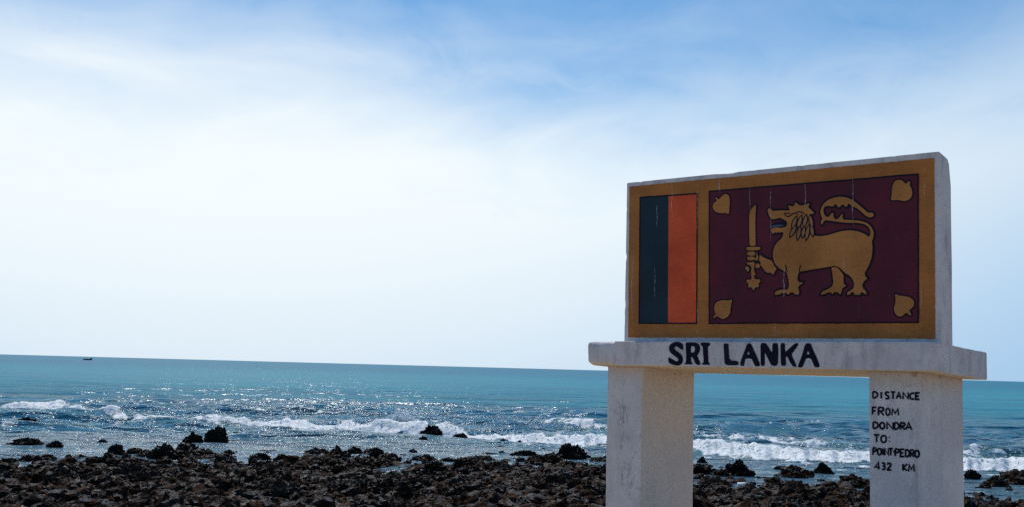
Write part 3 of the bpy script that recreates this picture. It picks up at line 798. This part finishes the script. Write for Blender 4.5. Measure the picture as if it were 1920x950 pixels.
MANE = mat_paint('grey_brown_paint', (0.33, 0.150, 0.055), (0.41, 0.19, 0.07), 0.3, 0.1)
PY = PVF
FULL = ((0, 0), 1.0)
def sv(pts, o=FULL[0], s=1.0): return survey(pts, o, s, PY)
def area_of(name, quad, mat, dy, wob=0.004, holes=None):
    p = Paint(PY-dy)
    p.fill([densify(sv(quad), 0.03, True, wob)]); return p.build(name, mat, panel)
area_of('gold_border', [(1180.5, 350.5), (1752, 296.7), (1754, 634), (1178, 631.5)], GOLD, 0.003)
area_of('green_stripe', [(1201, 371), (1254, 368), (1253, 605), (1199, 605)], GREEN, 0.006, 0.002)
area_of('orange_stripe', [(1254.2, 368), (1308, 364), (1307, 605), (1253.2, 605)], ORANGE, 0.006, 0.002)
area_of('maroon_field', [(1330.6, 359.8), (1722, 327.5), (1722.5, 603.3), (1330.6, 605)], MAROON, 0.006, 0.003)
p = Paint(PY-0.0075)
PXM = 0.0047                                                # metres on the panel for one photo pixel, roughly
for q in ([(1201, 371), (1308, 364), (1307, 605), (1199, 605)], [(1330.6, 359.8), (1722, 327.5), (1722.5, 603.3), (1330.6, 605)]):
    p.stroke(densify(sv(q), 0.04, True, 0.003), 2.6*PXM, True)
p.build('field_outline', BLACK, panel)

Z2 = ((1380, 340), 3.96); R5 = ((1385, 370), 5.0); R6 = ((1520, 360), 4.75)
def conv(pts, fr): return [(fr[0][0]+x/fr[1], fr[0][1]+y/fr[1]) for x, y in pts]
BODY = conv([(240,212),(252,203),(264,210),(278,224),(310,221),(352,218),(385,222),(405,220),(400,202),(388,182),(412,188),(436,190),(446,155),(472,180),(500,184),(556,163),(540,198),(562,214),(588,242),(560,246),(552,262),(572,295),(574,350),(568,380),(580,404),(622,412),(682,405),(742,386),(800,370),(860,367),(912,376),(962,394),(996,420),(1016,440),(1014,456),(1019,490),(1016,545),(1001,600),(978,645),(960,676),(966,704),(982,717),(957,735),(942,758),(946,788),(968,812),(978,838),(950,824),(934,816),(928,838),(884,838),(880,818),(862,818),(846,838),(828,838),(838,816),(866,800),(880,785),(882,750),(868,718),(846,698),(812,680),(778,644),(752,626),(734,624),(600,646),(490,664),(474,668),(464,690),(460,720),(470,745),(508,747),(474,770),(466,790),(476,822),(470,838),(444,836),(432,822),(418,818),(404,826),(392,838),(378,824),(352,824),(318,840),(290,838),(298,815),(330,802),(372,799),(392,796),(399,770),(395,720),(382,672),(352,656),(320,636),(296,610),(281,570),(279,530),(290,490),(312,455),(342,428),(356,400),(357,382),(340,379),(330,388),(318,378),(306,388),(294,380),(277,398),(266,372),(272,352),(300,346),(340,350),(374,342),(386,322),(382,300),(352,284),(332,272),(302,282),(276,286),(256,270),(242,232)], Z2)
TAIL = conv([(990,418),(1003,400),(1000,362),(984,336),(950,318),(900,311),(830,312),(760,304),(700,295),(664,291),(652,312),(638,328),(634,302),(648,284),(638,262),(631,230),(638,198),(656,168),(690,140),(740,122),(790,117),(842,128),(882,150),(922,182),(962,216),(986,240),(1012,234),(1028,246),(1026,264),(1000,272),(974,264),(948,240),(908,206),(868,188),(838,166),(826,200),(796,170),(770,202),(742,168),(726,192),(690,184),(664,192),(654,210),(654,236),(668,262),(692,272),(724,228),(732,282),(762,286),(799,234),(794,288),(862,291),(932,297),(984,316),(1012,346),(1028,382),(1022,430),(1010,446)], Z2)
FARLEG = conv([(194,664),(240,666),(270,698),(300,738),(295,788),(302,820),(324,828),(288,850),(280,880),(268,910),(246,886),(214,886),(202,908),(182,886),(150,892),(122,908),(92,908),(110,880),(160,860),(198,836),(208,800),(202,740),(192,692)], R6)
SWORD = conv([(167,70),(140,95),(118,125),(106,165),(103,220),(104,290),(106,380),(108,460),(166,460),(163,380),(162,300),(161,220),(164,150),(169,100)], R5)
GUARD = conv([(78,472),(140,468),(210,470),(213,486),(190,498),(140,502),(95,500),(76,488)], R5)
FING1 = conv([(90,515),(150,512),(166,525),(156,541),(96,541),(84,528)], R5)
FING2 = conv([(94,552),(150,550),(163,563),(155,584),(100,586),(88,570)], R5)
THUMB = conv([(172,516),(192,543),(190,577),(168,594),(164,575),(176,550)], R5)
HILT = conv([(92,602),(155,600),(158,622),(150,650),(152,690),(166,712),(151,730),(153,755),(175,766),(196,759),(209,770),(207,792),(190,802),(196,818),(190,842),(172,832),(157,848),(146,874),(137,850),(118,835),(98,842),(95,830),(100,806),(79,790),(78,771),(95,765),(115,771),(128,760),(127,735),(120,715),(122,690),(128,660),(118,636),(95,625),(80,611)], R5)
KNOB1 = conv([(85,640),(101,648),(107,670),(100,693),(85,686),(70,666),(68,648)], R5)
KNOB2 = conv([(180,612),(200,620),(209,640),(196,661),(172,656),(160,640)], R5)
FOREARM = conv([(204,532),(240,558),(290,580),(318,588),(338,638),(362,660),(345,690),(334,724),(310,700),(265,700),(235,660),(210,628),(213,600),(196,588)], R5)
MOUTHP = conv([(268,340),(272,322),(300,312),(330,306),(360,300),(380,306),(384,322),(372,338),(340,346),(300,344)], Z2)
TONGUE = conv([(254,338),(300,326),(340,325),(372,330),(340,338),(290,344),(262,348)], Z2)
def figure(name, loops, fillmat, y0, parent, ow=4.9, sm=1):
    """a painted figure: dark outline below, colour on top"""
    q = Paint(PY-y0); o = Paint(PY-y0+0.0010)
    for k, lp in enumerate(loops):
        pts = chaikin(sv(lp), True, sm)
        pts = densify(pts, 0.05, True, 0.0015)
        q.fill([pts], dy=0.0006*k)
        o.stroke(pts, 2*ow*PXM*0.62, True, dy=0.0 + 0.00005*k)
    a = q.build(name, fillmat, parent)
    b = o.build(name + '_outline', BLACK, parent)
    return a, b
figure('lion', [FARLEG, FOREARM, TAIL, BODY], LEAF, 0.0105, panel)
figure('sword', [SWORD, HILT, GUARD, KNOB1, KNOB2, FING1, FING2, THUMB], LEAF, 0.0105, panel, 3.8)
p = Paint(PY-0.0140); p.fill([chaikin(sv(MOUTHP))]); p.build('lion_mouth', BLACK, panel)
p = Paint(PY-0.0150); p.fill([chaikin(sv(TONGUE))]); p.build('lion_tongue', MOUTH, panel)
# mane locks: grey-brown teardrops with dark edges
MANEZ = [((455,268),(424,352)),((492,262),(466,345)),((528,258),(510,340)),((556,258),(572,345)),((452,335),(408,414)),((484,340),(462,436)),((515,345),(500,418)),((548,330),(526,438)),((566,335),(578,410))]
for k, (a, b) in enumerate(MANEZ):
    (ax_, ay_), (bx_, by_) = a, b; dx, dy_ = bx_-ax_, by_-ay_; l = math.hypot(dx, dy_); nx_, ny_ = -dy_/l, dx/l
    lp = []
    for t, w in ((0, 0), (0.15, 6), (0.5, 12), (0.8, 8), (1.0, 0)): lp.append((ax_+dx*t+nx_*w, ay_+dy_*t+ny_*w))
    for t, w in ((0.8, 8), (0.5, 12), (0.15, 6)): lp.append((ax_+dx*t-nx_*w, ay_+dy_*t-ny_*w))
    pts = sv(conv(lp, Z2))
    lk = Paint(PY-0.0145); ed = Paint(PY-0.0138)
    lk.fill([pts], dy=0.0003*k); ed.stroke(pts, 4.6*PXM, True, dy=0.00003*k)
    lk.build('lion_mane_lock', MANE, panel); ed.build('lion_mane_outline', BLACK, panel)
# inner lines: eye, brow, leg folds
for k, (ln, w) in enumerate((([(360,238),(378,262),(398,266),(420,250),(440,238),(470,252)], 2.4), ([(366,244),(390,240),(412,240)], 2.0), ([(374,614),(378,640),(384,672)], 2.2), ([(487,614),(480,640),(474,670)], 2.2), ([(440,240),(470,228),(500,236),(520,250)], 2.0), ([(752,628),(778,646),(812,682),(846,700),(868,722)], 2.4), ([(410,412),(420,380),(416,350)], 2.0), ([(566,400),(574,372),(570,330)], 2.0))):
    p = Paint(PY-0.0142); p.stroke(chaikin(sv(conv(ln, Z2)), False, 1), w*PXM, False, dy=0.00005*k, taper=True)
    p.build('lion_inner_line', BLACK, panel)
LT = ((1320, 340), 11.87); RT = ((1650, 320), 11.875); RB = ((1650, 530), 11.875); LB = ((1160, 280), 2.6375)
for lp, fr in (([(268,368),(296,364),(325,405),(350,410),(400,350),(450,305),(510,292),(560,320),(585,380),(590,470),(580,560),(574,650),(574,742),(500,714),(400,720),(330,715),(260,680),(215,620),(205,560),(232,492),(290,455),(302,430),(272,395)], LT),
               ([(252,668),(275,560),(275,440),(300,310),(350,240),(430,210),(500,225),(550,270),(592,308),(650,243),(692,262),(670,322),(715,420),(735,520),(710,610),(650,660),(560,690),(470,672),(370,662)], RT),
               ([(342,236),(430,270),(540,285),(650,300),(740,360),(775,430),(765,510),(700,570),(655,612),(712,690),(680,722),(600,652),(560,680),(500,735),(430,740),(370,700),(330,620),(320,550),(350,470),(360,380),(352,300)], RB),
               ([(566,737),(556,780),(556,805),(541,828),(520,837),(500,829),(490,821),(474,834),(470,825),(484,812),(475,795),(475,770),(490,750),(520,742),(545,745)], LB)):
    figure('bo_leaf', [conv(lp, fr)], LEAF, 0.0105, panel, 3.6)
# lime drips running down the face
def mat_drip():
    m = Mat('white_lime_drip'); v = m.tc.outputs['Object']
    n = m.noise(1.0, 5, 0.7, v, mscale=(60, 1, 26)); 
    tr = m.nd('ShaderNodeBsdfTransparent'); mx = m.nd('ShaderNodeMixShader')
    m.L.new(m.step(n, 0.42, 0.66, 0.05, 0.55), mx.inputs[0]); m.L.new(tr.outputs[0], mx.inputs[1]); m.L.new(m.pbr((0.62, 0.60, 0.66), 0.8), mx.inputs[2])
    return m.finish(mx.outputs[0])
DRIP = mat_drip()
for x, y0, y1, w in ((1262,345,408,2.2),(1234,384,426,2.4),(1351,336,362,3.2),(1310,345,440,1.8),(1447,345,462,1.5),(1408,345,400,1.3),(1601,334,424,2.4),(1472,506,557,2.8),(1584,478,504,2.2),(1187,470,606,2.0),(1455,604,632,2.6),(1230,500,560,1.4),(1512,345,400,1.4),(1735,340,380,1.6),(1310,560,630,1.6)):
    p = Paint(PY-0.0185)
    q = [(x+0.6*math.sin(t*9+x), y0+(y1-y0)*t) for t in np.linspace(0, 1, 9)]
    p.stroke(sv(q), w*PXM, False, taper=True); p.build('drip_stain', DRIP, panel)

# ---- lettering on the beam
C4 = ((1240, 630), 11.875); C5 = ((1400, 630), 11.875)
LET = {
 'S': (C4, [[(492,300),(490,170),(440,135),(360,110),(280,125),(210,165),(170,230),(175,300),(215,370),(300,430),(370,480),(385,520),(360,555),(320,545),(250,500),(165,455),(155,500),(165,580),(240,620),(330,645),(400,645),(455,610),(485,540),(480,460),(440,390),(360,330),(300,280),(300,240),(335,215),(380,235),(440,280)]]),
 'R': (C4, [[(540,130),(700,125),(790,135),(850,180),(870,250),(860,330),(830,385),(800,410),(830,490),(875,590),(870,630),(810,630),(760,600),(720,500),(690,455),(665,455),(668,570),(700,590),(695,620),(520,615),(515,595),(552,575),(555,400),(548,200)], [(665,205),(720,215),(750,240),(755,290),(735,340),(690,360),(660,345)]]),
 'I': (C4, [[(875,130),(1085,130),(1090,195),(1040,215),(1046,400),(1050,570),(1085,600),(1085,630),(910,625),(905,600),(945,570),(935,400),(925,215),(880,190)]]),
 'L': (C4, [[(1385,150),(1500,150),(1505,300),(1520,525),(1720,545),(1725,640),(1420,635),(1405,500),(1395,300)]]),
 'A': (C5, [[(20,150),(100,150),(160,290),(230,440),(300,600),(295,660),(190,660),(150,570),(110,490),(-25,485),(-45,590),(-55,655),(-130,650),(-145,590),(-100,460),(-50,330)], [(40,322),(75,390),(12,405)]]),
 'N': (C5, [[(310,140),(430,140),(500,250),(572,370),(575,140),(695,140),(710,300),(700,650),(560,650),(480,500),(405,340),(410,500),(405,650),(315,655),(312,400)]]),
 'K': (C5, [[(755,140),(855,140),(862,340),(900,310),(1090,135),(1170,160),(1080,290),(1000,400),(1060,530),(1110,640),(1105,670),(1040,670),(960,560),(910,450),(870,445),(880,560),(875,650),(765,650),(760,400)]]),
 'A2': (C5, [[(1310,145),(1430,145),(1480,290),(1550,430),(1610,580),(1630,680),(1520,685),(1480,580),(1430,480),(1330,480),(1290,570),(1240,690),(1135,680),(1180,560),(1240,400)], [(1370,310),(1405,390),(1335,395)]]),
}
for k, (fr, loops) in LET.items():
    p = Paint(0.0 - 0.003)
    p.fill([chaikin(survey(lp, fr[0], fr[1], 0.0), True, 1 if k != 'I' else 1) for lp in loops])
    p.build('letter', LETTER, beam)
# ---- lettering on the right pillar (brush strokes)
T = ((1620, 700), 4.75)
G = {
 'D': [[(0,0),(0,1)], [(0,0),(.6,.05),(1,.35),(1,.65),(.6,.95),(0,1)]], 'I': [[(.5,0),(.5,1)]],
 'S': [[(1,.12),(.6,0),(.15,.08),(.05,.3),(.4,.48),(.85,.62),(.95,.82),(.6,1),(0,.92)]], 'T': [[(0,0),(1,0)], [(.5,0),(.5,1)]],
 'A': [[(0,1),(.5,0),(1,1)], [(.2,.65),(.8,.65)]], 'N': [[(0,1),(0,0),(1,1),(1,0)]], 'C': [[(1,.12),(.6,0),(.15,.2),(0,.5),(.15,.85),(.6,1),(1,.9)]],
 'E': [[(1,0),(0,0),(0,1),(1,1)], [(0,.5),(.8,.5)]], 'F': [[(1,0),(0,0),(0,1)], [(0,.48),(.8,.48)]], 'R': [[(0,1),(0,0),(.7,.02),(1,.2),(.8,.45),(0,.52)], [(.35,.52),(1,1)]],
 'O': [[(.5,0),(.9,.18),(1,.5),(.88,.85),(.5,1),(.12,.85),(0,.5),(.1,.18),(.5,0)]], 'M': [[(0,1),(.08,0),(.5,.7),(.92,0),(1,1)]],
 'P': [[(0,1),(0,0),(.7,.03),(1,.25),(.75,.48),(0,.52)]], '-': [[(0,.5),(1,.5)]], ':': [[(.5,.08),(.5,.26)], [(.5,.78),(.5,.96)]],
 '4': [[(.75,1),(.75,0),(0,.68),(1,.68)]], '3': [[(.05,.1),(.5,0),(.9,.2),(.75,.42),(.4,.48),(.85,.58),(1,.8),(.6,1),(0,.92)]], '2': [[(.05,.2),(.4,0),(.85,.12),(.85,.38),(0,1),(1,1)]],
 'K': [[(0,0),(0,1)], [(1,0),(.05,.55),(1,1)]],
}
TXT = [('D',80,122,157,213),('I',150,160,160,218),('S',190,224,160,222),('T',240,280,160,222),('A',290,332,162,220),('N',350,394,164,224),('C',408,448,169,226),('E',462,497,168,226),
 ('F',77,112,298,362),('R',130,178,297,368),('O',196,232,304,370),('M',250,308,311,367),
 ('D',83,127,428,485),('O',142,185,430,490),('N',206,260,432,492),('D',273,311,432,494),('R',326,366,434,495),('A',372,426,432,498),
 ('T',89,138,542,606),('O',152,200,546,612),(':',220,236,555,606),
 ('P',82,110,657,720),('O',121,155,661,722),('I',166,174,662,722),('N',186,219,663,724),('T',222,258,664,724),('-',261,271,676,704),('P',279,315,668,732),('E',326,360,671,735),('D',371,406,673,738),('R',413,446,676,740),('O',453,492,679,742),
 ('4',99,141,786,850),('3',160,190,791,852),('2',205,245,793,855),('K',349,386,801,862),('M',399,448,806,868)]
rp = pillars[1]
for ch, x0, x1, y0, y1 in TXT:
    p = Paint(PV-0.003)
    for k, st in enumerate(G[ch]):
        q = [(x0+(x1-x0)*x, y0+(y1-y0)*y) for x, y in st]
        if ch in 'SCO3PRD2': q = chaikin(q, False, 1)
        w = random.uniform(15.0, 18.0)/4.75*0.0042
        p.stroke(survey(q, T[0], T[1], PV), w, False, dy=0.0003*k)
    p.build('letter', LETTER, rp)

# ------------------------------------------------------------------ far fishing boat
def build_boat():
    P = hit(164.5, 673.2, 0.0)
    k = 760.0/P.y; P = Vector((P.x*k, 760.0, 0.0))
    root = empty('fishing_boat', P)
    tag(root, 'small dark fishing boat with a raised bow near the horizon', 'boat')
    m = Mat('dark_blue_boat_paint'); n = m.noise(2.0, 4); hullm = m.finish(m.pbr(m.mix(n, (0.010, 0.020, 0.035), (0.02, 0.035, 0.05)), 0.5))
    m = Mat('boat_timber'); n = m.noise(3.0, 4); wood = m.finish(m.pbr(m.mix(n, (0.05, 0.035, 0.025), (0.09, 0.06, 0.04)), 0.7))
    V = []; F = []; NS, NR = 15, 9
    for i in range(NS):
        t = i/(NS-1); x = -2.8 + 5.6*t
        w = 0.85*math.sin(math.pi*min(1, 0.22+0.78*t))**0.7 if t < 0.999 else 0.02
        w = max(w, 0.02); sheer = 0.75 + 0.95*max(0, (t-0.55)/0.45)**2 + 0.12*(1-t)
        keel = -0.25 + 0.5*max(0, (t-0.8)/0.2)**2
        for j in range(NR):
            a = -1 + 2*j/(NR-1); V.append((x + 0.35*max(0, t-0.85)*abs(a)/0.15, w*a, keel + (sheer-keel)*abs(a)**2.2))
    for i in range(NS-1):
        for j in range(NR-1): F.append([i*NR+j, (i+1)*NR+j, (i+1)*NR+j+1, i*NR+j+1])
    F.append([j for j in range(NR)])
    hull = mesh_obj('hull', V, F, hullm, root, smooth=True)
    md = hull.modifiers.new('thickness', 'SOLIDIFY'); md.thickness = 0.06
    def box(name, c, s, mat, par):
        v = [(c[0]+a*s[0]/2, c[1]+b*s[1]/2, c[2]+d*s[2]/2) for a in (-1, 1) for b in (-1, 1) for d in (-1, 1)]
        return mesh_obj(name, v, [[0,1,3,2],[4,6,7,5],[0,4,5,1],[2,3,7,6],[0,2,6,4],[1,5,7,3]], mat, par)
    for x in (-1.4, 0.0, 1.2): box('thwart', (x, 0, 0.55), (0.25, 1.4, 0.05), wood, root)
    mot = box('outboard_motor', (-3.05, 0, 0.75), (0.35, 0.3, 0.55), hullm, root); box('motor_shaft', (-3.05, 0, 0.12), (0.12, 0.12, 0.75), hullm, mot)
    box('fish_crate', (-0.7, 0.1, 0.75), (0.9, 0.7, 0.5), wood, root)
    root.rotation_euler = (0, 0, R(-8))
build_boat()
